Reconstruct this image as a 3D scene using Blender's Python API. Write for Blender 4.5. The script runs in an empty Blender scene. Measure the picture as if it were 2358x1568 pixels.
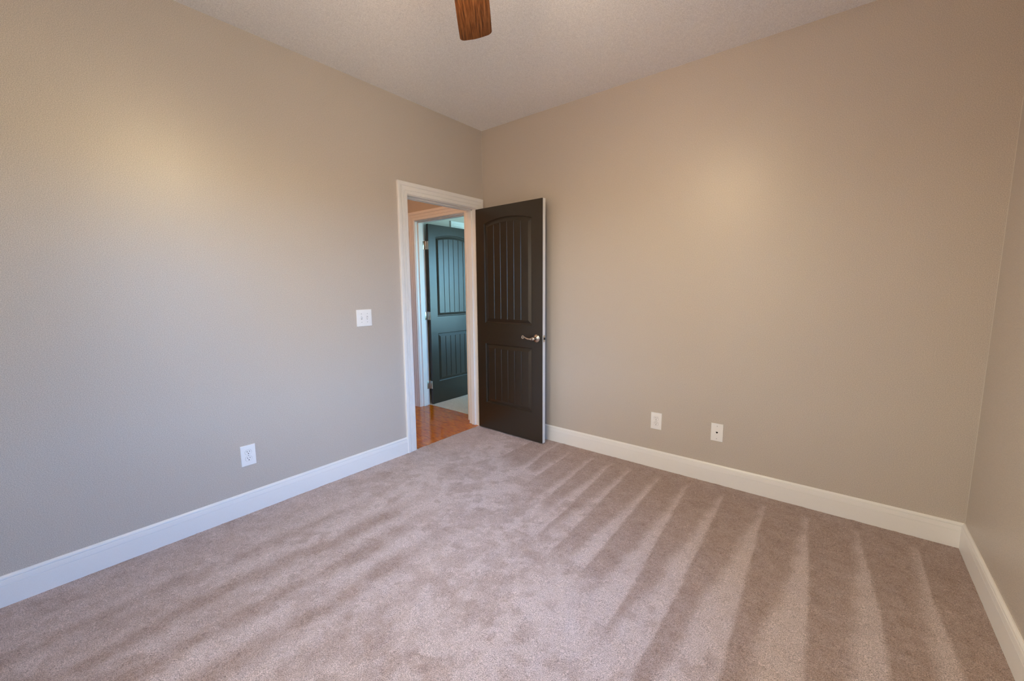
import bpy, bmesh, math, random
import numpy as np
from mathutils import Vector, Matrix
from math import sin, cos, pi, radians

random.seed(4)
np.random.seed(4)
S = bpy.context.scene
C = S.collection

# ------------------------------------------------------------------ camera
F_PX, YAW, PITCH, ROLL = 952.26, 2.248, 0.1244, -0.0079
CAM = Vector((2.7063, -2.9463, 1.3239))
fw = Vector((cos(PITCH) * cos(YAW), cos(PITCH) * sin(YAW), -sin(PITCH)))
rt = fw.cross(Vector((0, 0, 1))).normalized()
up = rt.cross(fw)
r2 = rt * cos(ROLL) + up * sin(ROLL)
u2 = up * cos(ROLL) - rt * sin(ROLL)
cd = bpy.data.cameras.new('camera')
cd.sensor_width = 36.0
cd.lens = 36.0 * F_PX / 2358.0
cd.clip_start = 0.02
cam = bpy.data.objects.new('camera', cd)
M = Matrix((r2, u2, -fw)).transposed().to_4x4()
M.translation = CAM
cam.matrix_world = M
C.objects.link(cam)
S.camera = cam

# ------------------------------------------------------------------ exposure
S.view_settings.view_transform = 'Standard'
S.view_settings.look = 'None'
S.view_settings.gamma = 1.0
S.view_settings.use_curve_mapping = False
S.view_settings.exposure = -0.06
try:
    S.cycles.max_bounces = 10
    S.cycles.diffuse_bounces = 6
    S.cycles.sample_clamp_indirect = 6.0
except Exception:
    pass

# ------------------------------------------------------------------ daylight
SKY_STRENGTH = 16.0
W_ = bpy.data.worlds.new('world')
S.world = W_
W_.use_nodes = True
nt = W_.node_tree
nt.nodes.clear()
wo = nt.nodes.new('ShaderNodeOutputWorld')
bg = nt.nodes.new('ShaderNodeBackground')
tc = nt.nodes.new('ShaderNodeTexCoord')
sx = nt.nodes.new('ShaderNodeSeparateXYZ')
cr = nt.nodes.new('ShaderNodeValToRGB')
nt.links.new(tc.outputs['Generated'], sx.inputs[0])
mr = nt.nodes.new('ShaderNodeMapRange')
mr.inputs[1].default_value = -1
nt.links.new(sx.outputs[2], mr.inputs[0])
nt.links.new(mr.outputs[0], cr.inputs[0])


def grad(r, stops):
    el = r.color_ramp.elements
    el[0].position, el[0].color = stops[0][0], (*stops[0][1], 1)
    el[1].position, el[1].color = stops[-1][0], (*stops[-1][1], 1)
    for p, c in stops[1:-1]:
        q = el.new(p)
        q.color = (*c, 1)


# clear blue sky on the shady side, warm fill sky and ground added behind the photographer
grad(cr, [(0.0, (0.05, 0.10, 0.11)), (0.49, (0.06, 0.13, 0.15)), (0.51, (0.07, 0.51, 1.16)), (1.0, (0.04, 0.37, 1.19))])
cw = nt.nodes.new('ShaderNodeValToRGB')
nt.links.new(mr.outputs[0], cw.inputs[0])
grad(cw, [(0.0, (0.28, 0.16, 0.08)), (0.49, (0.36, 0.24, 0.13)), (0.51, (0.71, 0.69, 0.59)), (1.0, (0.56, 0.56, 0.56))])
side = nt.nodes.new('ShaderNodeMapRange')
side.inputs[1].default_value = -0.35
side.inputs[2].default_value = -0.75
nt.links.new(sx.outputs[1], side.inputs[0])
mxw = nt.nodes.new('ShaderNodeMixRGB')
nt.links.new(side.outputs[0], mxw.inputs[0])
nt.links.new(cr.outputs[0], mxw.inputs[1])
nt.links.new(cw.outputs[0], mxw.inputs[2])
nt.links.new(mxw.outputs[0], bg.inputs[0])
bg.inputs[1].default_value = SKY_STRENGTH
nt.links.new(bg.outputs[0], wo.inputs[0])


def light(name, kind, loc, power, color, rot=None, size=None, portal=False):
    ld = bpy.data.lights.new(name, kind)
    ld.energy = power
    ld.color = color
    if kind == 'AREA':
        ld.shape = 'RECTANGLE'
        ld.size, ld.size_y = size
        if portal:
            ld.cycles.is_portal = True
    elif size:
        ld.shadow_soft_size = size
    o = bpy.data.objects.new(name, ld)
    o.location = loc
    if rot:
        o.rotation_euler = rot
    C.objects.link(o)
    return o


# ------------------------------------------------------------------ room sizes
H, W, L = 2.756, 3.258, 3.85          # ceiling height, width, depth
T = 0.115                             # wall thickness
HB = 0.133                            # baseboard height
WIN_F = (0.90, 1.90, 0.55, 2.05)      # unseen window added as fill in the wall behind: x0, x1, z0, z1
WIN_R = (-2.35, -1.12, 0.55, 2.05)    # window in the right wall: y0, y1, z0, z1
WIN_2 = (1.6, 2.95, 0.65, 2.10)          # window of the far bedroom (wall x = 1.7)
R2X = 1.7                             # far bedroom
R2Y = 3.3

# portals in the window openings: the world's light comes in through them
light('daylight_right_window', 'AREA', (W + 0.06, (WIN_R[0] + WIN_R[1]) / 2, (WIN_R[2] + WIN_R[3]) / 2), 1, (1, 1, 1),
      (0, pi / 2, 0), (WIN_R[3] - WIN_R[2], WIN_R[1] - WIN_R[0]), True)
light('rear_window_fill', 'AREA', ((WIN_F[0] + WIN_F[1]) / 2, -L - 0.06, (WIN_F[2] + WIN_F[3]) / 2), 1, (1, 1, 1),
      (pi / 2, 0, 0), (WIN_F[1] - WIN_F[0], WIN_F[3] - WIN_F[2]), True)
light('daylight_bedroom_window', 'AREA', (R2X + 0.06, (WIN_2[0] + WIN_2[1]) / 2, (WIN_2[2] + WIN_2[3]) / 2), 1, (1, 1, 1),
      (0, pi / 2, 0), (WIN_2[3] - WIN_2[2], WIN_2[1] - WIN_2[0]), True)

# added cyan area panel just outside the far bedroom's window, brightening that room
light('bedroom_fill_panel', 'AREA', (R2X + 0.25, (WIN_2[0] + WIN_2[1]) / 2, (WIN_2[2] + WIN_2[3]) / 2), 118, (0.54, 0.96, 1.0),
      (0, pi / 2, 0), (WIN_2[3] - WIN_2[2], WIN_2[1] - WIN_2[0]))

FAN = (1.735, -1.969)
BULB_STRENGTH = 1300.0
SHADE_STRENGTH = 88.0
HALL_STRENGTH = 40.0


# ------------------------------------------------------------------ materials
def mat(name, color, rough=0.5, spec=0.5, metal=0.0):
    m = bpy.data.materials.new(name)
    m.use_nodes = True
    b = m.node_tree.nodes['Principled BSDF']
    b.inputs['Base Color'].default_value = (*color, 1)
    b.inputs['Roughness'].default_value = rough
    b.inputs['Specular IOR Level'].default_value = spec
    b.inputs['Metallic'].default_value = metal
    return m, m.node_tree, b


def noise(nt, scale, detail=2.0, rough=0.5, coord='Object', vscale=None):
    t = nt.nodes.new('ShaderNodeTexCoord')
    nz = nt.nodes.new('ShaderNodeTexNoise')
    nz.inputs['Scale'].default_value = scale
    nz.inputs['Detail'].default_value = detail
    nz.inputs['Roughness'].default_value = rough
    if vscale:
        mp = nt.nodes.new('ShaderNodeMapping')
        mp.inputs['Scale'].default_value = vscale
        nt.links.new(t.outputs[coord], mp.inputs[0])
        nt.links.new(mp.outputs[0], nz.inputs['Vector'])
    else:
        nt.links.new(t.outputs[coord], nz.inputs['Vector'])
    return nz


def ramp(nt, src, stops):
    r = nt.nodes.new('ShaderNodeValToRGB')
    el = r.color_ramp.elements
    el[0].position, el[0].color = stops[0][0], (*stops[0][1], 1)
    el[1].position, el[1].color = stops[-1][0], (*stops[-1][1], 1)
    for p, c in stops[1:-1]:
        q = el.new(p)
        q.color = (*c, 1)
    nt.links.new(src, r.inputs[0])
    return r


def bump(nt, b, src, strength, dist):
    bp = nt.nodes.new('ShaderNodeBump')
    bp.inputs['Strength'].default_value = strength
    bp.inputs['Distance'].default_value = dist
    nt.links.new(src, bp.inputs['Height'])
    nt.links.new(bp.outputs[0], b.inputs['Normal'])
    return bp


def paint(name, color, rough, spec, grain=0.06, bs=0.25, scale=170.0):
    """rolled wall paint: fine stipple in relief and a slight speckle in tone"""
    m, nt, b = mat(name, color, rough, spec)
    nz = noise(nt, scale, 2.0, 0.6)
    lo = tuple(c * (1 - grain) for c in color)
    hi = tuple(min(1, c * (1 + grain)) for c in color)
    r = ramp(nt, nz.outputs['Fac'], [(0.3, lo), (0.7, hi)])
    nt.links.new(r.outputs[0], b.inputs['Base Color'])
    bump(nt, b, nz.outputs['Fac'], bs, 0.0006)
    return m


WALL = paint('greige_wall_paint', (0.563, 0.508, 0.452), 0.38, 0.5, 0.24, 0.40, 330)
CEIL = paint('flat_ceiling_paint', (0.87, 0.87, 0.885), 0.9, 0.2, 0.17, 0.4, 260)
TRIM = paint('white_trim_paint', (0.90, 0.89, 0.875), 0.35, 0.5, 0.02, 0.03, 300)
DOORM = paint('dark_bronze_door_paint', (0.029, 0.021, 0.013), 0.30, 0.6, 0.35, 0.30, 420)
EDGE = paint('white_door_edge_paint', (0.78, 0.78, 0.78), 0.45, 0.4, 0.05, 0.1, 200)
PLATE = mat('white_plastic', (0.93, 0.93, 0.93), 0.3, 0.5)[0]
SLOT = mat('dark_slot', (0.02, 0.02, 0.02), 0.6, 0.2)[0]
SCREW = mat('painted_screw', (0.55, 0.55, 0.55), 0.4, 0.5)[0]
NICKEL = mat('satin_nickel', (0.62, 0.56, 0.48), 0.28, 0.5, 1.0)[0]
BRONZE = mat('fan_metal', (0.10, 0.06, 0.04), 0.35, 0.5, 0.9)[0]
CABLE = mat('white_vinyl', (0.75, 0.75, 0.75), 0.4, 0.4)[0]


def wood_floor():
    m, nt, b = mat('glossy_oak_boards', (0.3, 0.1, 0.02), 0.14, 0.28)
    t = nt.nodes.new('ShaderNodeTexCoord')
    mp = nt.nodes.new('ShaderNodeMapping')
    mp.inputs['Rotation'].default_value = (0, 0, 0)
    nt.links.new(t.outputs['Object'], mp.inputs[0])
    br = nt.nodes.new('ShaderNodeTexBrick')
    br.inputs['Scale'].default_value = 1.0
    br.inputs['Brick Width'].default_value = 1.1
    br.inputs['Row Height'].default_value = 0.125
    br.inputs['Mortar Size'].default_value = 0.0009
    br.inputs['Color1'].default_value = (0, 0, 0, 1)
    br.inputs['Color2'].default_value = (1, 1, 1, 1)
    br.inputs['Mortar'].default_value = (0.5, 0.5, 0.5, 1)
    nt.links.new(mp.outputs[0], br.inputs['Vector'])
    nz = noise(nt, 9.0, 6.0, 0.65, 'Object', (1.6, 16.0, 1.0))
    g = ramp(nt, nz.outputs['Fac'], [(0.30, (0.14, 0.022, 0.001)), (0.48, (0.52, 0.14, 0.004)), (0.70, (0.80, 0.30, 0.010))])
    mx = nt.nodes.new('ShaderNodeMixRGB')
    mx.blend_type = 'MULTIPLY'
    mx.inputs[0].default_value = 0.55
    tone = ramp(nt, br.outputs['Color'], [(0.0, (0.62, 0.55, 0.5)), (1.0, (1.15, 1.1, 1.05))])
    nt.links.new(g.outputs[0], mx.inputs[1])
    nt.links.new(tone.outputs[0], mx.inputs[2])
    mj = nt.nodes.new('ShaderNodeMixRGB')
    mj.inputs[2].default_value = (0.03, 0.008, 0.002, 1)
    nt.links.new(br.outputs['Fac'], mj.inputs[0])
    nt.links.new(mx.outputs[0], mj.inputs[1])
    nt.links.new(mj.outputs[0], b.inputs['Base Color'])
    bump(nt, b, nz.outputs['Fac'], 0.06, 0.001)
    return m


WOODF = wood_floor()


def blade_wood():
    m, nt, b = mat('cherry_fan_blade', (0.25, 0.07, 0.015), 0.38, 0.45)
    nz = noise(nt, 6.0, 8.0, 0.7, 'Object', (1.0, 22.0, 1.0))
    g = ramp(nt, nz.outputs['Fac'], [(0.34, (0.032, 0.009, 0.003)), (0.5, (0.165, 0.054, 0.014)), (0.66, (0.33, 0.135, 0.045))])
    nt.links.new(g.outputs[0], b.inputs['Base Color'])
    bump(nt, b, nz.outputs['Fac'], 0.15, 0.001)
    return m


BLADE = blade_wood()


def carpet(name, nap, lo=(0.385, 0.272, 0.228), hi=(0.74, 0.625, 0.615)):
    m, nt, b = mat(name, (0.5, 0.42, 0.37), 0.95, 0.08)
    try:
        b.inputs['Sheen Weight'].default_value = 0.25
        b.inputs['Sheen Roughness'].default_value = 0.5
    except Exception:
        pass
    tuft = noise(nt, 300.0, 3.0, 0.7)
    clump = noise(nt, 7.0, 4.0, 0.7)
    mid = noise(nt, 60.0, 4.0, 0.8)
    if nap:
        at = nt.nodes.new('ShaderNodeAttribute')
        at.attribute_name = 'nap'
        src = at.outputs['Fac']
    else:
        src = clump.outputs['Fac']
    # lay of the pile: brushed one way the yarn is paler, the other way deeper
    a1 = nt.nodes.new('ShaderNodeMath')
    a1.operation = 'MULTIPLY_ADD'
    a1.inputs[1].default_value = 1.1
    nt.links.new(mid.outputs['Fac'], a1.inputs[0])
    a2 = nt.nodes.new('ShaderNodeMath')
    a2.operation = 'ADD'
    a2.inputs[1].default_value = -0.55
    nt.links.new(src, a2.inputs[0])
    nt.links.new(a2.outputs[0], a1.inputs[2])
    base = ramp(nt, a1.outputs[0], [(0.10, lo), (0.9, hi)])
    sp = ramp(nt, tuft.outputs['Fac'], [(0.30, (0.28, 0.25, 0.24)), (0.5, (0.96, 0.96, 0.96)), (0.70, (1.60, 1.62, 1.64))])
    mx = nt.nodes.new('ShaderNodeMixRGB')
    mx.blend_type = 'MULTIPLY'
    mx.inputs[0].default_value = 1.0
    nt.links.new(base.outputs[0], mx.inputs[1])
    nt.links.new(sp.outputs[0], mx.inputs[2])
    nt.links.new(mx.outputs[0], b.inputs['Base Color'])
    bump(nt, b, tuft.outputs['Fac'], 0.9, 0.006)
    return m


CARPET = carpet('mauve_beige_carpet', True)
CARPET2 = carpet('beige_bedroom_carpet', False, (0.66, 0.58, 0.50), (0.80, 0.72, 0.64))


def emit(name, color, strength):
    m = bpy.data.materials.new(name)
    m.use_nodes = True
    nt = m.node_tree
    b = nt.nodes['Principled BSDF']
    b.inputs['Base Color'].default_value = (0.9, 0.85, 0.75, 1)
    b.inputs['Emission Color'].default_value = (*color, 1)
    b.inputs['Emission Strength'].default_value = strength
    return m


BULB = emit('lit_bulb', (1.0, 0.83, 0.47), BULB_STRENGTH)
GLOW = emit('lit_frosted_glass', (1.0, 0.77, 0.56), SHADE_STRENGTH)
GLOW2 = emit('lit_hall_glass', (1.0, 0.54, 0.29), HALL_STRENGTH)


def glass():
    m = bpy.data.materials.new('window_glass')
    m.use_nodes = True
    nt = m.node_tree
    nt.nodes.clear()
    o = nt.nodes.new('ShaderNodeOutputMaterial')
    tr = nt.nodes.new('ShaderNodeBsdfTransparent')
    gl = nt.nodes.new('ShaderNodeBsdfGlossy')
    gl.inputs['Roughness'].default_value = 0.02
    mx = nt.nodes.new('ShaderNodeMixShader')
    fr = nt.nodes.new('ShaderNodeFresnel')
    nt.links.new(fr.outputs[0], mx.inputs[0])
    nt.links.new(tr.outputs[0], mx.inputs[1])
    nt.links.new(gl.outputs[0], mx.inputs[2])
    nt.links.new(mx.outputs[0], o.inputs[0])
    return m


GLASS = glass()


# ------------------------------------------------------------------ mesh helpers
def obj(name, bm, m, parent=None, smooth=False, angle=40):
    bmesh.ops.recalc_face_normals(bm, faces=bm.faces)
    me = bpy.data.meshes.new(name)
    bm.to_mesh(me)
    bm.free()
    me.materials.append(m)
    if smooth:
        for p in me.polygons:
            p.use_smooth = True
        try:
            me.set_sharp_from_angle(angle=radians(angle))
        except Exception:
            pass
    o = bpy.data.objects.new(name, me)
    C.objects.link(o)
    if parent:
        o.parent = parent
    return o


def info(o, label, cat, group=None, kind=None):
    o['label'] = label
    o['category'] = cat
    if group:
        o['group'] = group
    if kind:
        o['kind'] = kind
    return o


def struct(name, bm, m, label, cat, smooth=False):
    return info(obj(name, bm, m, None, smooth), label, cat, None, 'structure')


def empty(name, loc, rz=0.0):
    o = bpy.data.objects.new(name, None)
    o.empty_display_size = 0.1
    o.location = loc
    o.rotation_euler = (0, 0, rz)
    C.objects.link(o)
    return o


def box(bm, a, b, bev=0.0):
    x0, y0, z0 = [min(p, q) for p, q in zip(a, b)]
    x1, y1, z1 = [max(p, q) for p, q in zip(a, b)]
    v = [bm.verts.new(p) for p in ((x0, y0, z0), (x1, y0, z0), (x1, y1, z0), (x0, y1, z0),
                                   (x0, y0, z1), (x1, y0, z1), (x1, y1, z1), (x0, y1, z1))]
    fs = [bm.faces.new([v[i] for i in f]) for f in ((0, 3, 2, 1), (4, 5, 6, 7), (0, 1, 5, 4), (1, 2, 6, 5), (2, 3, 7, 6), (3, 0, 4, 7))]
    if bev > 0:
        es = set()
        for f in fs:
            es.update(f.edges)
        bmesh.ops.bevel(bm, geom=list(es), offset=bev, segments=2, affect='EDGES', profile=0.5)


def B(*pairs, bev=0.0):
    bm = bmesh.new()
    for a, b in pairs:
        box(bm, a, b, bev)
    return bm


def lathe(bm, prof, mtx=Matrix(), n=32, cap=True):
    """prof: (radius, height) pairs turned about local z"""
    rings = []
    for r, z in prof:
        rings.append([bm.verts.new(mtx @ Vector((r * cos(2 * pi * i / n), r * sin(2 * pi * i / n), z))) for i in range(n)])
    for a, b in zip(rings, rings[1:]):
        for i in range(n):
            bm.faces.new((a[i], a[(i + 1) % n], b[(i + 1) % n], b[i]))
    if cap:
        bm.faces.new(rings[0][::-1])
        bm.faces.new(rings[-1])


def tube(bm, pts, radii, n=12, flat=1.0, side=None):
    """round bar along points, ends closed; flat squashes it along `side`"""
    rings = []
    P = [Vector(p) for p in pts]
    ref = Vector(side) if side else Vector((0, 0, 1))
    for i, p in enumerate(P):
        t = (P[min(i + 1, len(P) - 1)] - P[max(i - 1, 0)]).normalized()
        a = ref - t * ref.dot(t)
        a = a.normalized() if a.length > 1e-4 else t.orthogonal().normalized()
        b = t.cross(a)
        r = radii[i] if hasattr(radii, '__len__') else radii
        rings.append([bm.verts.new(p + a * (r * flat * cos(2 * pi * k / n)) + b * (r * sin(2 * pi * k / n))) for k in range(n)])
    for a, b in zip(rings, rings[1:]):
        for k in range(n):
            bm.faces.new((a[k], a[(k + 1) % n], b[(k + 1) % n], b[k]))
    bm.faces.new(rings[0][::-1])
    bm.faces.new(rings[-1])


def sweep(bm, prof, stations):
    """closed profile carried through stations (functions profile point -> 3D)"""
    rows = [[bm.verts.new(st(*q)) for q in prof] for st in stations]
    k = len(prof)
    for a, b in zip(rows, rows[1:]):
        for i in range(k):
            bm.faces.new((a[i], a[(i + 1) % k], b[(i + 1) % k], b[i]))
    bm.faces.new(rows[0][::-1])
    bm.faces.new(rows[-1])


# ------------------------------------------------------------------ shell
# our room: x 0..W, y -L..0.  The hall lies beyond x = -T, the far bedroom beyond y = 0.
JH, JL, JZ = -0.108, -0.863, 2.05       # door opening between jamb faces (hinge side, latch side, head)
JT = 0.02                               # jamb board thickness
HX = -1.30                              # far side of the hall
HY = -0.03                              # hall end wall, hall face
D2L, D2R = -0.968, -0.206               # far doorway between jamb faces
RX0 = -1.10                             # left wall of the far bedroom

struct('wall_left', B(((-T, -L - T, 0), (0, JL - JT, H)), ((-T, JL - JT, JZ + JT), (0, JH + JT, H)), ((-T, JH + JT, 0), (0, 0, H))),
       WALL, 'greige painted wall with the doorway to the hall, switch plate and a low outlet', 'wall')
struct('wall_back', B(((-T, 0, 0), (W + T, T, H))), WALL, 'greige painted wall behind the open dark door, with two low wall plates', 'wall')
y0, y1, z0, z1 = WIN_R
struct('wall_right', B(((W, -L - T, 0), (W + T, y0, H)), ((W, y1, 0), (W + T, 0, H)), ((W, y0, 0), (W + T, y1, z0)), ((W, y0, z1), (W + T, y1, H))),
       WALL, 'plain greige wall cut off by the picture edge, beyond the far corner', 'wall')
x0, x1, z0, z1 = WIN_F
struct('wall_front', B(((0, -L - T, 0), (x0, -L, H)), ((x1, -L - T, 0), (W, -L, H)), ((x0, -L - T, 0), (x1, -L, z0)), ((x0, -L - T, z1), (x1, -L, H))),
       WALL, 'greige wall with an added window, behind the photographer', 'wall')
struct('ceiling', B(((-T, -L - T, H), (W + T, T, H + 0.1))), CEIL, 'flat off-white painted ceiling of the room', 'ceiling')

# hall
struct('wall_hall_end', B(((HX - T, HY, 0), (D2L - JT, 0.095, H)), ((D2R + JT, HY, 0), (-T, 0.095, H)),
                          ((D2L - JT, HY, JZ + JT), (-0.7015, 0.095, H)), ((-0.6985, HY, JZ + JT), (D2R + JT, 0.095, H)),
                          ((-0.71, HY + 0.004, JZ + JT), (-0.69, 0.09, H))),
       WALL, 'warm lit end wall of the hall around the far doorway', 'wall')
struct('wall_hall_side', B(((HX - T, -3.2, 0), (HX, HY, H))), WALL, 'side wall of the hall opposite the bedroom doorway', 'wall')
struct('wall_hall_rear', B(((HX - T, -3.3, 0), (-T, -3.2, H))), WALL, 'wall closing the near end of the hall', 'wall')
struct('ceiling_hall', B(((HX - T, -3.3, H), (-T, 0.095, H + 0.1))), CEIL, 'ceiling of the hall', 'ceiling')
struct('floor_hall', B(((HX - T, -3.3, -0.1), (0.0, 0.088, 0.0))), WOODF, 'glossy reddish brown hardwood boards of the hall', 'floor')

# far bedroom
y0, y1, z0, z1 = WIN_2
CL0, CL1 = 0.70, 1.46                   # closet doorway
struct('wall_bedroom_left', B(((RX0 - T, 0.095, 0), (RX0, CL0 - JT, H)), ((RX0 - T, CL1 + JT, 0), (RX0, R2Y, H)), ((RX0 - T, CL0 - JT, JZ + JT), (RX0, CL1 + JT, H))),
       WALL, 'pale daylit wall of the far bedroom behind its open door', 'wall')
struct('wall_bedroom_far', B(((RX0 - T, R2Y, 0), (R2X + T, R2Y + T, H))), WALL, 'far wall of the other bedroom', 'wall')
struct('wall_bedroom_right', B(((R2X, T, 0), (R2X + T, y0, H)), ((R2X, y1, 0), (R2X + T, R2Y, H)), ((R2X, y0, 0), (R2X + T, y1, z0)), ((R2X, y0, z1), (R2X + T, y1, H))),
       WALL, 'wall of the other bedroom holding its window', 'wall')
struct('ceiling_bedroom', B(((RX0 - T, 0.095, H), (R2X + T, R2Y + T, H + 0.1))), CEIL, 'ceiling of the far bedroom', 'ceiling')
struct('floor_bedroom', B(((RX0 - T, 0.088, -0.1), (R2X + T, R2Y + T, 0.004))), CARPET2, 'beige carpet of the far bedroom beyond the hall', 'floor')


# ------------------------------------------------------------------ carpet
def vnoise(x, y, s, seed):
    rng = np.random.RandomState(seed)
    g = rng.rand(64, 64)
    u, v = x / s + 31.7, y / s + 17.3
    i, j = np.floor(u).astype(int), np.floor(v).astype(int)
    a, b = u - i, v - j
    a, b = a * a * (3 - 2 * a), b * b * (3 - 2 * b)
    q = lambda m, n_: g[m % 64, n_ % 64]
    return (q(i, j) * (1 - a) + q(i + 1, j) * a) * (1 - b) + (q(i, j + 1) * (1 - a) + q(i + 1, j + 1) * a) * b


def fbm(x, y, s, seed, o=4):
    t, amp, tot = 0, 1.0, 0
    for k in range(o):
        t = t + amp * vnoise(x, y, s / 2 ** k, seed + k)
        tot += amp
        amp *= 0.55
    return t / tot


def smooth(a, b, t):
    t = np.clip((t - a) / (b - a), 0, 1)
    return t * t * (3 - 2 * t)


# vacuum tracks: each is the crisp edge of one pass, (x, y) points going away from the far wall
TRACKS = [
    [(0.882, -0.195), (0.964, -0.696)], [(1.055, -0.131), (1.081, -0.623)], [(1.258, -0.159), (1.306, -0.781)],
    [(1.423, -0.22), (1.483, -0.934)], [(1.574, -0.178), (1.628, -1.236)], [(1.786, -0.188), (1.83, -1.286)],
    [(1.975, -0.223), (2.058, -1.323)], [(2.194, -0.161), (2.225, -1.219), (2.229, -1.506)],
    [(2.42, -0.203), (2.445, -0.943), (2.461, -1.435)], [(2.633, -0.271), (2.672, -0.765), (2.69, -1.357)],
    [(2.856, -0.207), (2.891, -0.593), (2.915, -0.924), (2.92, -1.175)], [(3.087, -0.157), (3.089, -0.565), (3.118, -1.019)]]
END_Y = [-0.55, -0.62, -0.80, -0.95, -1.22, -1.32, -1.42, -1.62, -1.9, -2.2, -2.5, -2.6]
GROW = [0.08, 0.07, 0.07, 0.10, 0.08, 0.075, 0.085, 0.085, 0.11, 0.13, 0.10, 0.07]


def carpet_mesh():
    nx, ny = 296, 350
    xs = np.linspace(0.0, W, nx)
    ys = np.linspace(-L, 0.0, ny)
    X, Y = np.meshgrid(xs, ys, indexing='ij')
    x, y = X.ravel(), Y.ravel()
    wob = (fbm(x, y, 0.10, 5, 3) - 0.5) * 0.035
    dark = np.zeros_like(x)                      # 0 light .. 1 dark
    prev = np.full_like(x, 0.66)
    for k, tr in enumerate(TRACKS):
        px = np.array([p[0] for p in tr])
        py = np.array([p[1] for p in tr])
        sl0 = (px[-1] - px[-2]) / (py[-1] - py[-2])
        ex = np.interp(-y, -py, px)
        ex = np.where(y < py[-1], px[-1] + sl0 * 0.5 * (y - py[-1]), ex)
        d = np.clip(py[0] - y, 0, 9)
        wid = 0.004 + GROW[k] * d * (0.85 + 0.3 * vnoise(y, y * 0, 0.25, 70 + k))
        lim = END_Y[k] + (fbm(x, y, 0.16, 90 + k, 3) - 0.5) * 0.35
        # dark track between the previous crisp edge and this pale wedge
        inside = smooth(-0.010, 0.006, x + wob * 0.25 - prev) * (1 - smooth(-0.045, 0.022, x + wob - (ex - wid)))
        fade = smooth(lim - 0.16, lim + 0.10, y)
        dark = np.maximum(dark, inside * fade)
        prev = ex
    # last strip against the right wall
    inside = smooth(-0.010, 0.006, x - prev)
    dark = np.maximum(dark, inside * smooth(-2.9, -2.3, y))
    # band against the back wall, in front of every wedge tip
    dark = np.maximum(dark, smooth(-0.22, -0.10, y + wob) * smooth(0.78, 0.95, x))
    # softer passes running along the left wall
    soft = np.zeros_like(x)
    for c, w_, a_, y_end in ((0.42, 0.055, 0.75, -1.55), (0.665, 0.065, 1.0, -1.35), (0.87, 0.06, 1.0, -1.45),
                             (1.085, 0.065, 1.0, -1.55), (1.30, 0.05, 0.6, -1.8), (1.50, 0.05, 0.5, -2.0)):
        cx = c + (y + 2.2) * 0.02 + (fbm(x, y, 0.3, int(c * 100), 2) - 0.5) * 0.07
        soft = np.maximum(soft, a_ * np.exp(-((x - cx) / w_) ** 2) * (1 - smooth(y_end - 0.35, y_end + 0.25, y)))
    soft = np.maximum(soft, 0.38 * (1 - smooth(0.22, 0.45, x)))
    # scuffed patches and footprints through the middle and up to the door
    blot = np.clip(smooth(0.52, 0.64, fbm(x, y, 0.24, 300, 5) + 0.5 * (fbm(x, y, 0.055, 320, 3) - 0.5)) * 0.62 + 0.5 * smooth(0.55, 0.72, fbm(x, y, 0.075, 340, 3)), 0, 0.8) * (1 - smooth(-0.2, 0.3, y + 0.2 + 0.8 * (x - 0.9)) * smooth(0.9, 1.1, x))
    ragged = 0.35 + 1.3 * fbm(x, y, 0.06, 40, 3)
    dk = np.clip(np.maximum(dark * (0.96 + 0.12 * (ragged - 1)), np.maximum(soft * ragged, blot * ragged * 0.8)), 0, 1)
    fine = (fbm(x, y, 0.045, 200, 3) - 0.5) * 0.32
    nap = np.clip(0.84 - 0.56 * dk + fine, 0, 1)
    rise = 0.006 * (fbm(x, y, 0.03, 500, 2) - 0.5)
    verts = np.stack([x, y, rise], 1)
    i = np.arange(nx - 1)[:, None] * ny + np.arange(ny - 1)[None, :]
    i = i.ravel()
    faces = np.stack([i, i + ny, i + ny + 1, i + 1], 1)
    me = bpy.data.meshes.new('floor')
    me.vertices.add(len(verts))
    me.vertices.foreach_set('co', verts.astype(np.float32).ravel())
    me.loops.add(faces.size)
    me.loops.foreach_set('vertex_index', faces.astype(np.int32).ravel())
    me.polygons.add(len(faces))
    me.polygons.foreach_set('loop_start', (np.arange(len(faces)) * 4).astype(np.int32))
    me.polygons.foreach_set('loop_total', np.full(len(faces), 4, np.int32))
    me.polygons.foreach_set('use_smooth', np.ones(len(faces), bool))
    at = me.attributes.new('nap', 'FLOAT', 'POINT')
    at.data.foreach_set('value', nap.astype(np.float32))
    me.update(calc_edges=True)
    me.validate()
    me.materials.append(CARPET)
    o = bpy.data.objects.new('floor', me)
    C.objects.link(o)
    return o


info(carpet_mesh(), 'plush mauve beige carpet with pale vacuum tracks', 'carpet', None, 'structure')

# ------------------------------------------------------------------ baseboards and casings
BASE = [(0, 0), (0.014, 0), (0.014, 0.0910), (0.0118, 0.0916), (0.0118, 0.0930), (0.0145, 0.0945), (0.0125, 0.1150), (0.0112, 0.1170), (0.0070, 0.1175),
        (0.0070, 0.1195), (0.0115, 0.1205), (0.0105, 0.1255), (0.0070, 0.1305), (0.0045, 0.1330), (0, 0.1330)]


def baseboard(name, a, b, nrm, label):
    """a, b: wall line end points (x, y); nrm: direction into the room"""
    bm = bmesh.new()
    sweep(bm, BASE, [lambda t, z, p=p: (p[0] + nrm[0] * t, p[1] + nrm[1] * t, z) for p in (a, b)])
    return struct(name, bm, TRIM, label, 'baseboard')


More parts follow.
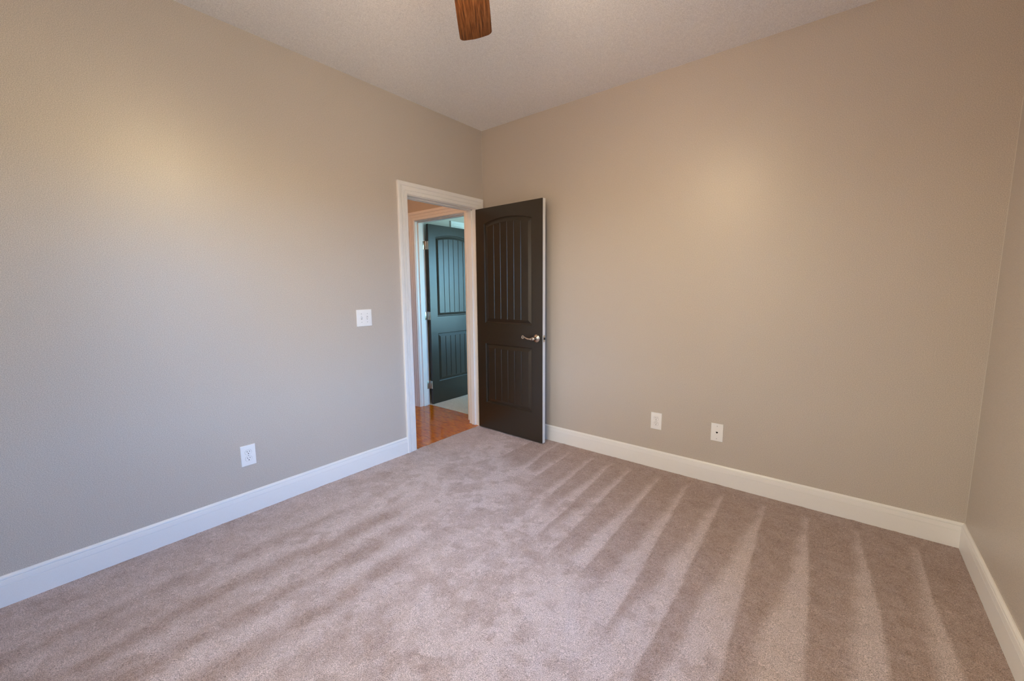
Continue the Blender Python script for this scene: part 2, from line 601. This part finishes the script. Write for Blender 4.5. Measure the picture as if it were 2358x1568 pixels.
CW = 0.09                                # casing width
REV = 0.006                              # reveal
baseboard('baseboard_left', (0, -L), (0, JL - REV - CW), (1, 0), 'white baseboard running up to the doorway casing, under the switch plate')
baseboard('baseboard_back', (0, 0), (W, 0), (0, -1), 'white baseboard below the two wall plates, beside the open door')
baseboard('baseboard_right', (W, -L), (W, 0), (-1, 0), 'cream lit baseboard running to the bottom corner of the picture')
baseboard('baseboard_front', (0, -L), (W, -L), (0, 1), 'white baseboard behind the photographer')
baseboard('baseboard_hall', (HX, HY), (D2L - REV - CW, HY), (0, -1), 'short piece of baseboard in the hall beside the far casing')

CASE = [(0, 0), (0, 0.0095), (0.004, 0.0120), (0.024, 0.0130), (0.0262, 0.0085), (0.0290, 0.0085), (0.0310, 0.0140), (0.0540, 0.0160),
        (0.0555, 0.0105), (0.0585, 0.0105), (0.0605, 0.0165), (0.0660, 0.0190), (0.0860, 0.0190), (0.0900, 0.0160), (0.0900, 0)]


def casing(name, f, u0, u1, zt, label, parent=None):
    """f(u, z, t) maps wall coordinates to space; u0, u1 inner edges"""
    bm = bmesh.new()
    s = 1 if u1 > u0 else -1
    sweep(bm, CASE, [lambda w, t: f(u0 - s * w, 0, t), lambda w, t: f(u0 - s * w, zt + w, t),
                     lambda w, t: f(u1 + s * w, zt + w, t), lambda w, t: f(u1 + s * w, 0, t)])
    return struct(name, bm, TRIM, label, 'door casing')


casing('trim_1', lambda u, z, t: (t, u, z), JL - REV, JH + REV, JZ + REV, 'white moulded casing around the doorway in the near room')
casing('trim_2', lambda u, z, t: (-T - t, u, z), JL - REV, JH + REV - 0.006, JZ + REV, 'hall side casing of the near doorway')
casing('trim_3', lambda u, z, t: (u, HY - t, z), D2L - REV, D2R + REV - 0.012, JZ + REV, 'tan lit moulded casing of the far doorway seen through the opening')
casing('trim_4', lambda u, z, t: (RX0 + t, u, z), CL0 - REV, CL1 + REV, JZ + REV, 'pale closet casing glimpsed above the far blue-green door')

struct('trim_5', B(((-T, JH, 0), (0, JH + JT, JZ + JT)), ((-T, JL - JT, 0), (0, JL, JZ + JT)), ((-T, JL, JZ), (0, JH, JZ + JT)),
                   ((-0.085, JH - 0.011, 0), (-0.040, JH, JZ)), ((-0.085, JL, 0), (-0.040, JL + 0.011, JZ)), ((-0.085, JL, JZ - 0.011), (-0.040, JH, JZ)), bev=0.0012),
       TRIM, 'white door frame lining the near doorway', 'door frame')
struct('trim_6', B(((D2L - JT, HY, 0), (D2L, 0.095, JZ + JT)), ((D2R, HY, 0), (D2R + JT, 0.095, JZ + JT)), ((D2L, HY, JZ), (D2R, 0.095, JZ + JT)),
                   ((D2L, 0.005, 0), (D2L + 0.011, 0.057, JZ)), ((D2R - 0.011, 0.005, 0), (D2R, 0.057, JZ)), ((D2L, 0.005, JZ - 0.011), (D2R, 0.057, JZ)), bev=0.0012),
       TRIM, 'pale door frame lining the far doorway', 'door frame')
struct('trim_7', B(((RX0 - T, CL0 - JT, 0), (RX0, CL0, JZ + JT)), ((RX0 - T, CL1, 0), (RX0, CL1 + JT, JZ + JT)), ((RX0 - T, CL0, JZ), (RX0, CL1, JZ + JT))),
       TRIM, 'closet door frame in the far bedroom', 'door frame')


CAULK = mat('pale_caulk', (0.66, 0.62, 0.56), 0.5, 0.4)[0]
struct('trim_8', B(((W - 0.0019, -0.0019, HB), (W, 0, H))), CAULK, 'thin pale caulk line up the far corner beyond the jack plate', 'caulk line')
struct('trim_9', B(((0, -0.0015, JZ + CW + 0.006), (0.0015, 0, H))), CAULK, 'thin pale caulk line above the doorway casing in the corner', 'caulk line')

# ------------------------------------------------------------------ doors
def door_slab(w, h, t):
    """two panel plank door with an arched upper panel; u along width, front face at v=0 facing -v, back at v=t"""
    bm = bmesh.new()
    pu0, pu1 = 0.100, w - 0.112
    dp = [(0.0, 0.0), (0.0035, 0.0070), (0.0075, 0.0085), (0.0095, 0.0085), (0.0105, 0.0120), (0.0135, 0.0120), (0.040, 0.0030)]
    ins = dp[-1][0]
    ng = 5
    fu0, fu1 = pu0 + ins, pu1 - ins
    step = (fu1 - fu0) / (ng + 1)
    gw = 0.0040
    cols = [(fu0, 0)]
    for k in range(1, ng + 1):
        g = fu0 + k * step
        cols += [(g - gw, 0), (g, 0.0050), (g + gw, 0)]
    cols.append((fu1, 0))

    def dense(u_list):
        out = []
        for a, b in zip(u_list, u_list[1:]):
            m_ = max(1, int((b - a) / 0.02))
            out += [a + (b - a) * i / m_ for i in range(m_)]
        return out + [u_list[-1]]

    def panel(face, zb, spring, crown):
        """face: function (u, v, z) -> vertex position with v depth into slab; returns nothing"""
        um = (pu0 + pu1) / 2
        hw = (pu1 - pu0) / 2
        rise = crown - spring

        def top(u, d):
            if rise <= 0:
                return spring - d
            R = (hw * hw + rise * rise) / (2 * rise)
            q = max(0.0, R * R - (u - um) ** 2)
            return crown - R + math.sqrt(q) - d
        fcols = dense([c[0] for c in cols])
        dm = dict(cols)
        frac = [(c - fu0) / (fu1 - fu0) for c in fcols]
        rings = []
        for d, dep in dp:
            a, b = pu0 + d, pu1 - d
            us = [a + (b - a) * q for q in frac]
            bot = [bm.verts.new(face(u, dep, zb + d)) for u in us]
            tp = [bm.verts.new(face(u, dep, top(u, d))) for u in us]
            rings.append((bot, tp))
        for (b0, t0), (b1, t1) in zip(rings, rings[1:]):
            for i in range(len(b0) - 1):
                bm.faces.new((b0[i], b0[i + 1], b1[i + 1], b1[i]))
                bm.faces.new((t0[i], t0[i + 1], t1[i + 1], t1[i]))
            bm.faces.new((b0[0], b1[0], t1[0], t0[0]))
            bm.faces.new((b0[-1], b1[-1], t1[-1], t0[-1]))
        bi, ti = rings[-1]
        fd = dp[-1][1]
        m1 = [bm.verts.new(face(u, fd + dm.get(u, 0), zb + ins + 0.004)) for u in fcols]
        m2 = [bm.verts.new(face(u, fd + dm.get(u, 0), top(u, ins) - 0.004)) for u in fcols]
        for i in range(len(fcols) - 1):
            bm.faces.new((bi[i], bi[i + 1], m1[i + 1], m1[i]))
            bm.faces.new((m1[i], m1[i + 1], m2[i + 1], m2[i]))
            bm.faces.new((m2[i], m2[i + 1], ti[i + 1], ti[i]))
        return rings[0], fcols, frac

    for side in (0, 1):
        if side == 0:
            face = lambda u, v, z: (u, v, z)
        else:
            face = lambda u, v, z: (u, t - v, z)
        (b_lo, t_lo), fc, fr = panel(face, 0.252, 0.814, 0.814)
        (b_up, t_up), _, _ = panel(face, 1.006, 1.893, 1.931)
        us = [v.co.x for v in b_lo]
        # rails between the panels, below and above
        bot = [bm.verts.new(face(u, 0, 0)) for u in us]
        tp = [bm.verts.new(face(u, 0, h)) for u in us]
        for i in range(len(us) - 1):
            bm.faces.new((bot[i], bot[i + 1], b_lo[i + 1], b_lo[i]))
            bm.faces.new((t_lo[i], t_lo[i + 1], b_up[i + 1], b_up[i]))
            bm.faces.new((t_up[i], t_up[i + 1], tp[i + 1], tp[i]))
        # stiles
        for e_, idx in ((0.0, 0), (w, -1)):
            zs = [bot[idx], b_lo[idx], t_lo[idx], b_up[idx], t_up[idx], tp[idx]]
            ed = [bm.verts.new(face(e_, 0, v.co.z)) for v in zs]
            for i in range(5):
                bm.faces.new((zs[i], zs[i + 1], ed[i + 1], ed[i]))
    # edges of the slab, closing it (thin core strips)
    for a, b in (((0, 0, 0), (0, t, h)), ((w, 0, 0), (w, t, h))):
        v = [bm.verts.new(p) for p in ((a[0], 0, 0), (a[0], t, 0), (a[0], t, h), (a[0], 0, h))]
        bm.faces.new(v)
    for z in (0, h):
        v = [bm.verts.new(p) for p in ((0, 0, z), (w, 0, z), (w, t, z), (0, t, z))]
        bm.faces.new(v)
    return bm


def door_edge_strip(w, h, t):
    """painted latch edge, a hair proud of the slab"""
    return B(((w, 0.0004, 0.0), (w + 0.0012, t - 0.0004, h)))


def handle(parent, u, z, t, label):
    """scrolled lever on a round stepped rose, on the front face (v < 0); lever points to -u"""
    bm = bmesh.new()
    mt = Matrix.Translation((u, 0, z)) @ Matrix.Rotation(pi / 2, 4, 'X')     # local z -> -v
    lathe(bm, [(0.0335, 0.0), (0.0335, 0.004), (0.0315, 0.007), (0.0270, 0.0085), (0.0255, 0.011), (0.0205, 0.014), (0.0150, 0.016), (0.0125, 0.022), (0.0118, 0.040), (0.0125, 0.044)], mt, 36)
    # hub at the end of the neck
    lathe(bm, [(0.0140, 0.040), (0.0155, 0.044), (0.0155, 0.056), (0.0130, 0.060), (0.004, 0.062)], mt, 28)
    hb = obj('door_handle', bm, NICKEL, parent, True, 50)
    bm = bmesh.new()
    # collar rings on the lever root and the waved lever with a curled tip
    pts, rad = [], []
    vq = -0.050
    for i in range(15):
        q = i / 14
        uu = u - 0.010 - 0.098 * q
        zz = z - 0.011 * sin(q * pi * 0.75) + 0.027 * q ** 2.0
        pts.append((uu, vq, zz))
        rad.append(0.0092 - 0.0042 * q)
    cx, cz = pts[-1][0], pts[-1][2] - 0.0130
    for i in range(1, 17):
        a = pi / 2 + i * (1.62 * pi / 16)
        r = 0.0130 - 0.0060 * i / 16
        pts.append((cx + r * cos(a), vq, cz + r * sin(a)))
        rad.append(0.0050 - 0.0008 * i / 16)
    tube(bm, pts, rad, 14, 1.0, (0, 1, 0))
    for k, r in ((0.018, 0.0118), (0.024, 0.0105)):
        mt2 = Matrix.Translation((u - k, vq, z - 0.004)) @ Matrix.Rotation(-pi / 2, 4, 'Y')
        lathe(bm, [(r * 0.8, -0.003), (r, -0.0015), (r, 0.0015), (r * 0.8, 0.003)], mt2, 24)
    obj('lever', bm, NICKEL, hb, True, 60)
    hb['label'] = label
    return hb


def hinge(parent, frm, name='hinge'):
    """frm maps (a, b, z): barrel at 0,0; leaf A along +a ; leaf B along +b"""
    z0_, hh = frm[3], 0.089
    bm = bmesh.new()
    bx, by = frm[0], frm[1]
    lathe(bm, [(0.0062, z0_ - hh / 2), (0.0062, z0_ + hh / 2)], Matrix.Translation((bx, by, 0)), 16)
    lathe(bm, [(0.0045, z0_ + hh / 2), (0.0066, z0_ + hh / 2 + 0.002), (0.0030, z0_ + hh / 2 + 0.006)], Matrix.Translation((bx, by, 0)), 16)
    for leaf in frm[2]:
        (ax, ay), (cx, cy) = leaf
        box(bm, (ax, ay, z0_ - hh / 2), (cx, cy, z0_ + hh / 2), 0.0008)
    return obj(name, bm, NICKEL, parent, True, 35)


# near door, standing open into the room
DW, DH, DT = 0.752, 2.030, 0.035
door1 = obj('door_1', door_slab(DW, DH, DT), DOORM)
info(door1, 'dark bronze two panel plank door standing open, with arched upper panel', 'door', None, 'structure')
door1.location = (0.0225, -0.1241, 0.010)
door1.rotation_euler = (0, 0, -0.0194)
ee = obj('door_edge', door_edge_strip(DW, DH, DT), EDGE, door1)
ee['label'] = 'white painted latch edge'
handle(door1, 0.690, 0.900, DT, 'satin nickel scrolled lever on a round rose')
bm = B(((DW + 0.0008, 0.006, 0.872), (DW + 0.0026, 0.029, 0.928)), bev=0.0008)
lp = obj('latch_plate', bm, NICKEL, door1)
bm = bmesh.new()
box(bm, (DW + 0.002, 0.011, 0.891), (DW + 0.010, 0.024, 0.909), 0.002)
obj('latch_bolt', bm, SLOT, lp)
for hz in (0.22, 1.02, 1.80):
    hinge(door1, (-0.006, DT + 0.004, [((-0.0055, 0.004), (-0.0035, DT + 0.003)), ((-0.0018, 0.004), (-0.0002, DT + 0.003))], hz))

# far door, open into the other bedroom
door2 = obj('door_2', door_slab(0.756, DH, DT), DOORM)
info(door2, 'dark door lit blue-green by daylight, open in the far bedroom', 'door', None, 'structure')
# its front face (v = 0 side) must face +x: local u -> +y, local v -> -x
door2.location = (-0.921, 0.110, 0.008)
door2.rotation_euler = (0, 0, pi / 2)
e2 = obj('door_edge', B(((-0.0012, 0.0004, 0), (0, DT - 0.0004, DH))), DOORM, door2)
for hz in (0.225, 1.02, 1.80):
    # local frame: u=0 is the hinge edge (faces -y in space), v = DT is the -x side
    hinge(door2, (-0.006, DT + 0.006, [((-0.0030, 0.002), (-0.0008, DT)), ((-0.046, DT + 0.0105), (-0.006, DT + 0.0128))], hz))

# closed closet door in the far bedroom
door3 = obj('door_3', door_slab(CL1 - CL0 - 0.006, DH, DT), TRIM)
info(door3, 'closed white closet door in the far bedroom, hidden behind the open one', 'door', None, 'structure')
door3.location = (RX0 - 0.02, CL0 + 0.003, 0.010)
door3.rotation_euler = (0, 0, pi / 2)


# ------------------------------------------------------------------ windows
def window(name, f, u0, u1, z0, z1, label):
    """double hung sash window; f(u, d, z): d = depth from the room face outward"""
    def bb(*prs):
        bm = bmesh.new()
        for (a, b) in prs:
            box(bm, f(*a), f(*b))
        return bm
    fr = obj(name, bb(((u0, 0.0, z0), (u0 + 0.02, T, z1)), ((u1 - 0.02, 0, z0), (u1, T, z1)), ((u0, 0, z1 - 0.02), (u1, T, z1)), ((u0, 0, z0), (u1, T, z0 + 0.02))), TRIM)
    info(fr, label, 'window', None, 'structure')
    zm = (z0 + z1) / 2
    for k, (a, b, d) in enumerate(((z0 + 0.02, zm + 0.02, 0.05), (zm - 0.02, z1 - 0.02, 0.08))):
        s = obj('sash', bb(((u0 + 0.02, d, a), (u0 + 0.06, d + 0.028, b)), ((u1 - 0.06, d, a), (u1 - 0.02, d + 0.028, b)),
                           ((u0 + 0.06, d, a), (u1 - 0.06, d + 0.028, a + 0.04)), ((u0 + 0.06, d, b - 0.04), (u1 - 0.06, d + 0.028, b))), CABLE, fr)
        obj('pane', bb(((u0 + 0.06, d + 0.012, a + 0.04), (u1 - 0.06, d + 0.015, b - 0.04))), GLASS, s)
    obj('window_sill', bb(((u0 - 0.06, -0.035, z0 - 0.022), (u1 + 0.06, 0.0, z0)), ((u0 - 0.03, -0.015, z0 - 0.10), (u1 + 0.03, 0.0, z0 - 0.022))), TRIM, fr)
    obj('window_casing', bb(((u0 - 0.08, -0.017, z0), (u0, 0, z1 + 0.08)), ((u1, -0.017, z0), (u1 + 0.08, 0, z1 + 0.08)), ((u0, -0.017, z1), (u1, 0, z1 + 0.08))), TRIM, fr)
    return fr


window('window_1', lambda u, d, z: (W + d, u, z), *WIN_R, 'double hung window in the plain side wall, out of the picture')
window('window_2', lambda u, d, z: (u, -L - d, z), *WIN_F, 'double hung window added as fill in the wall behind the photographer')
window('window_3', lambda u, d, z: (R2X + d, u, z), *WIN_2, 'double hung window of the far bedroom')


# ------------------------------------------------------------------ wall plates
def plate_root(name, loc, rz, label, cat, group=None):
    o = empty(name, loc, rz)
    return info(o, label, cat, group)


# local frame: x along the wall, y out of the wall toward -y (room), z up
def cover(parent, w, h, holes=()):
    bm = B(((-w / 2, -0.0055, -h / 2), (w / 2, 0.0, h / 2)))
    bmesh.ops.bevel(bm, geom=[e_ for e_ in bm.edges if all(v.co.y < -0.001 for v in e_.verts)], offset=0.004, segments=3, affect='EDGES', profile=0.6)
    return obj('cover_plate', bm, PLATE, parent, True, 30)


def screw(parent, x, z, y=-0.0056, r=0.0032, m=None):
    bm = bmesh.new()
    lathe(bm, [(r, 0), (r * 0.9, 0.0009), (r * 0.4, 0.0012)], Matrix.Translation((x, y, z)) @ Matrix.Rotation(pi / 2, 4, 'X'), 14)
    return obj('screw', bm, m or SCREW, parent, True)


def outlet(loc, rz, label):
    r = plate_root('electrical_outlet', loc, rz, label, 'outlet', None)
    cover(r, 0.079, 0.124)
    for s in (1, -1):
        bm = bmesh.new()
        cz = s * 0.0195
        pts = []
        for k in range(28):
            a = 2 * pi * k / 28
            pts.append((0.0172 * cos(a), max(-0.0140, min(0.0140, 0.0172 * sin(a)))))
        fr_ = [bm.verts.new((x_, -0.0075, cz + z_)) for x_, z_ in pts]
        bk = [bm.verts.new((x_ * 1.02, -0.0050, cz + z_ * 1.02)) for x_, z_ in pts]
        bm.faces.new(fr_)
        for i in range(28):
            bm.faces.new((fr_[i], fr_[(i + 1) % 28], bk[(i + 1) % 28], bk[i]))
        rc = obj('receptacle', bm, PLATE, r)
        # dark joint around the receptacle
        bm = bmesh.new()
        a_ = [bm.verts.new((x_ * 1.09, -0.00565, cz + z_ * 1.09)) for x_, z_ in pts]
        b_ = [bm.verts.new((x_ * 1.0, -0.00565, cz + z_ * 1.0)) for x_, z_ in pts]
        for i in range(28):
            bm.faces.new((a_[i], a_[(i + 1) % 28], b_[(i + 1) % 28], b_[i]))
        obj('joint', bm, SCREW, rc)
        bm = bmesh.new()
        box(bm, (-0.0075, -0.0080, cz + 0.0005), (-0.0053, -0.0070, cz + 0.0090))
        box(bm, (0.0053, -0.0080, cz + 0.0015), (0.0075, -0.0070, cz + 0.0085))
        lathe(bm, [(0.0027, 0.0), (0.0027, 0.0006)], Matrix.Translation((0, -0.0074, cz - 0.0072)) @ Matrix.Rotation(pi / 2, 4, 'X'), 14)
        obj('slots', bm, SLOT, rc)
    screw(r, 0, 0)
    return r


outlet((0.0, -2.095, 0.354), -pi / 2 + pi, 'white duplex outlet low on the wall with the doorway, above its baseboard')
outlet((1.689, 0.0, 0.355), 0.0, 'white duplex outlet low on the wall behind the door, beside the jack plate')

jk = plate_root('phone_jack', (2.098, 0.0, 0.357), 0.0, 'blank white wall plate with one small dark jack in its centre', 'wall plate')
cover(jk, 0.075, 0.121)
bm = bmesh.new()
v = [bm.verts.new((x_, -0.0058, z_)) for x_, z_ in ((-0.0065, 0.0045), (-0.0065, -0.0015), (-0.0035, -0.0015), (-0.0035, -0.0045), (-0.0018, -0.0045), (-0.0018, -0.0070), (0.0018, -0.0070), (0.0018, -0.0045), (0.0035, -0.0045), (0.0035, -0.0015), (0.0065, -0.0015), (0.0065, 0.0045))]
f_ = bm.faces.new(v)
bmesh.ops.solidify(bm, geom=[f_], thickness=0.0008)
obj('jack_socket', bm, SLOT, jk)
screw(jk, 0, 0.043)
screw(jk, 0, -0.043)

sw = plate_root('light_switch', (0.0, -1.286, 1.1235), pi / 2, 'white double toggle switch plate beside the doorway casing', 'light switch')
cover(sw, 0.120, 0.120)
for x_, up_ in ((-0.023, 1), (0.023, -1)):
    bm = B(((x_ - 0.0052, -0.0059, -0.0120), (x_ + 0.0052, -0.0052, 0.0120)))
    sl = obj('toggle_slot', bm, SCREW, sw)
    bm = bmesh.new()
    a = [(x_ - 0.0042, -0.0055, -0.0050), (x_ + 0.0042, -0.0055, -0.0050), (x_ + 0.0042, -0.0055, 0.0050), (x_ - 0.0042, -0.0055, 0.0050)]
    b = [(x_ - 0.0034, -0.0165, up_ * 0.0080 - 0.003), (x_ + 0.0034, -0.0165, up_ * 0.0080 - 0.003), (x_ + 0.0034, -0.0165, up_ * 0.0080 + 0.003), (x_ - 0.0034, -0.0165, up_ * 0.0080 + 0.003)]
    va = [bm.verts.new(p) for p in a]
    vb = [bm.verts.new(p) for p in b]
    bm.faces.new(va[::-1])
    bm.faces.new(vb)
    for i in range(4):
        bm.faces.new((va[i], va[(i + 1) % 4], vb[(i + 1) % 4], vb[i]))
    obj('toggle', bm, PLATE, sw)
    screw(sw, x_, 0.030)
    screw(sw, x_, -0.030)

# ------------------------------------------------------------------ ceiling fan
BZ = 2.490                               # blade height at the axis of the blade
fan = empty('ceiling_fan', (FAN[0], FAN[1], H))
info(fan, 'ceiling fan with cherry wood blades, one blade tip hanging into view', 'ceiling fan')


def fl(z):
    return z - H


bm = bmesh.new()
lathe(bm, [(0.070, 0.0), (0.070, -0.02), (0.055, -0.045), (0.020, -0.055)], Matrix(), 36)
obj('canopy', bm, BRONZE, fan, True)
bm = bmesh.new()
lathe(bm, [(0.013, -0.05), (0.013, -0.13)], Matrix(), 20)
obj('downrod', bm, BRONZE, fan, True)
bm = bmesh.new()
lathe(bm, [(0.03, -0.125), (0.09, -0.14), (0.125, -0.17), (0.130, -0.215), (0.115, -0.255), (0.085, -0.275), (0.06, -0.285)], Matrix(), 40)
obj('motor_housing', bm, BRONZE, fan, True)
bm = bmesh.new()
lathe(bm, [(0.058, -0.285), (0.062, -0.30), (0.062, -0.335), (0.050, -0.35)], Matrix(), 36)
obj('light_fitter', bm, BRONZE, fan, True)
# three frosted bell shades on short arms, opening down and outward
for k, az in enumerate((90, 210, 330)):
    a = radians(az)
    tilt = radians(56)                   # axis below the horizontal
    ax = Vector((cos(a) * cos(tilt), sin(a) * cos(tilt), -sin(tilt)))
    neck = Vector((0.085 * cos(a), 0.085 * sin(a), -0.345))
    mt = Matrix.Translation(neck) @ ax.to_track_quat('Z', 'Y').to_matrix().to_4x4()
    bm = bmesh.new()
    tube(bm, [Vector((0.04 * cos(a), 0.04 * sin(a), -0.325)), Vector((0.065 * cos(a), 0.065 * sin(a), -0.328)), neck + ax * 0.012], 0.009, 12)
    lathe(bm, [(0.018, -0.004), (0.022, 0.004), (0.022, 0.022), (0.016, 0.026)], mt, 24)
    arm = obj('lamp_arm', bm, BRONZE, fan, True)
    bm = bmesh.new()
    out = [(0.020, 0.012), (0.030, 0.022), (0.040, 0.045), (0.047, 0.075), (0.056, 0.100), (0.064, 0.112)]
    prof = out + [(r - 0.003, z) for r, z in out[::-1]]
    lathe(bm, prof + [prof[0]], mt, 36, cap=False)
    obj('lamp_shade', bm, GLOW, arm, True, 80)
    bm = bmesh.new()
    lathe(bm, [(0.010, 0.024), (0.012, 0.034), (0.022, 0.050), (0.025, 0.062), (0.020, 0.076), (0.008, 0.084)], mt, 20)
    obj('bulb', bm, BULB, arm, True, 80)

BL0, BL1 = 0.17, 0.722
A0 = math.atan2(0.77, -0.64)


def blade_bm():
    """outline in local x (outward), y (across); rounded squarish tip, narrower root; 12 degree pitch"""
    half = lambda x_: 0.064 + 0.011 * smooth(0.0, 1.0, np.array((x_ - BL0) / (BL1 - BL0)))
    out = []
    xs_ = np.linspace(BL0, BL1 - 0.03, 12)
    for x_ in xs_:
        out.append((x_, -float(half(x_))))
    r = 0.026
    hw = float(half(BL1))
    for k in range(9):
        a = -pi / 2 + (pi / 2) * k / 8
        out.append((BL1 - r + r * cos(a), -hw + r + r * sin(a)))
    for k in range(1, 6):
        q = k / 6
        out.append((BL1 + 0.006 * sin(pi * q), -hw + r + (2 * hw - 2 * r) * q))
    for k in range(9):
        a = (pi / 2) * k / 8
        out.append((BL1 - r + r * cos(a), hw - r + r * sin(a)))
    for x_ in xs_[::-1]:
        out.append((x_, float(half(x_))))
    bm = bmesh.new()
    lo = [bm.verts.new((x_, y_, -0.003)) for x_, y_ in out]
    hi = [bm.verts.new((x_, y_, 0.003)) for x_, y_ in out]
    bm.faces.new(lo[::-1])
    bm.faces.new(hi)
    for i in range(len(out)):
        j = (i + 1) % len(out)
        bm.faces.new((lo[i], lo[j], hi[j], hi[i]))
    return bm


b0 = obj('blade', blade_bm(), BLADE, fan)
bm = bmesh.new()
box(bm, (0.10, -0.020, -0.012), (0.20, 0.020, -0.0035), 0.002)
box(bm, (0.185, -0.040, -0.010), (0.245, 0.040, -0.0035), 0.002)
br0 = obj('blade_bracket', bm, BRONZE, b0, True)
for k in range(5):
    if k == 0:
        b, br = b0, br0
    else:
        b = b0.copy()
        C.objects.link(b)
        br = br0.copy()
        C.objects.link(br)
        br.parent = b
    b.parent = fan
    b.location = (0, 0, fl(BZ))
    b.rotation_euler = (Matrix.Rotation(A0 + k * 2 * pi / 5, 4, 'Z') @ Matrix.Rotation(radians(-12), 4, 'X')).to_euler()

# hall lamp
hl = empty('ceiling_light', (-0.62, -1.15, H))
info(hl, 'lit round flush lamp on the hall ceiling, out of sight', 'ceiling light')
bm = bmesh.new()
lathe(bm, [(0.15, 0.0), (0.15, -0.02), (0.14, -0.025)], Matrix(), 36)
obj('lamp_base', bm, BRONZE, hl, True)
bm = bmesh.new()
lathe(bm, [(0.138, -0.024), (0.132, -0.05), (0.10, -0.085), (0.05, -0.105), (0.004, -0.11)], Matrix(), 36)
obj('lamp_shade', bm, GLOW2, hl, True, 80)
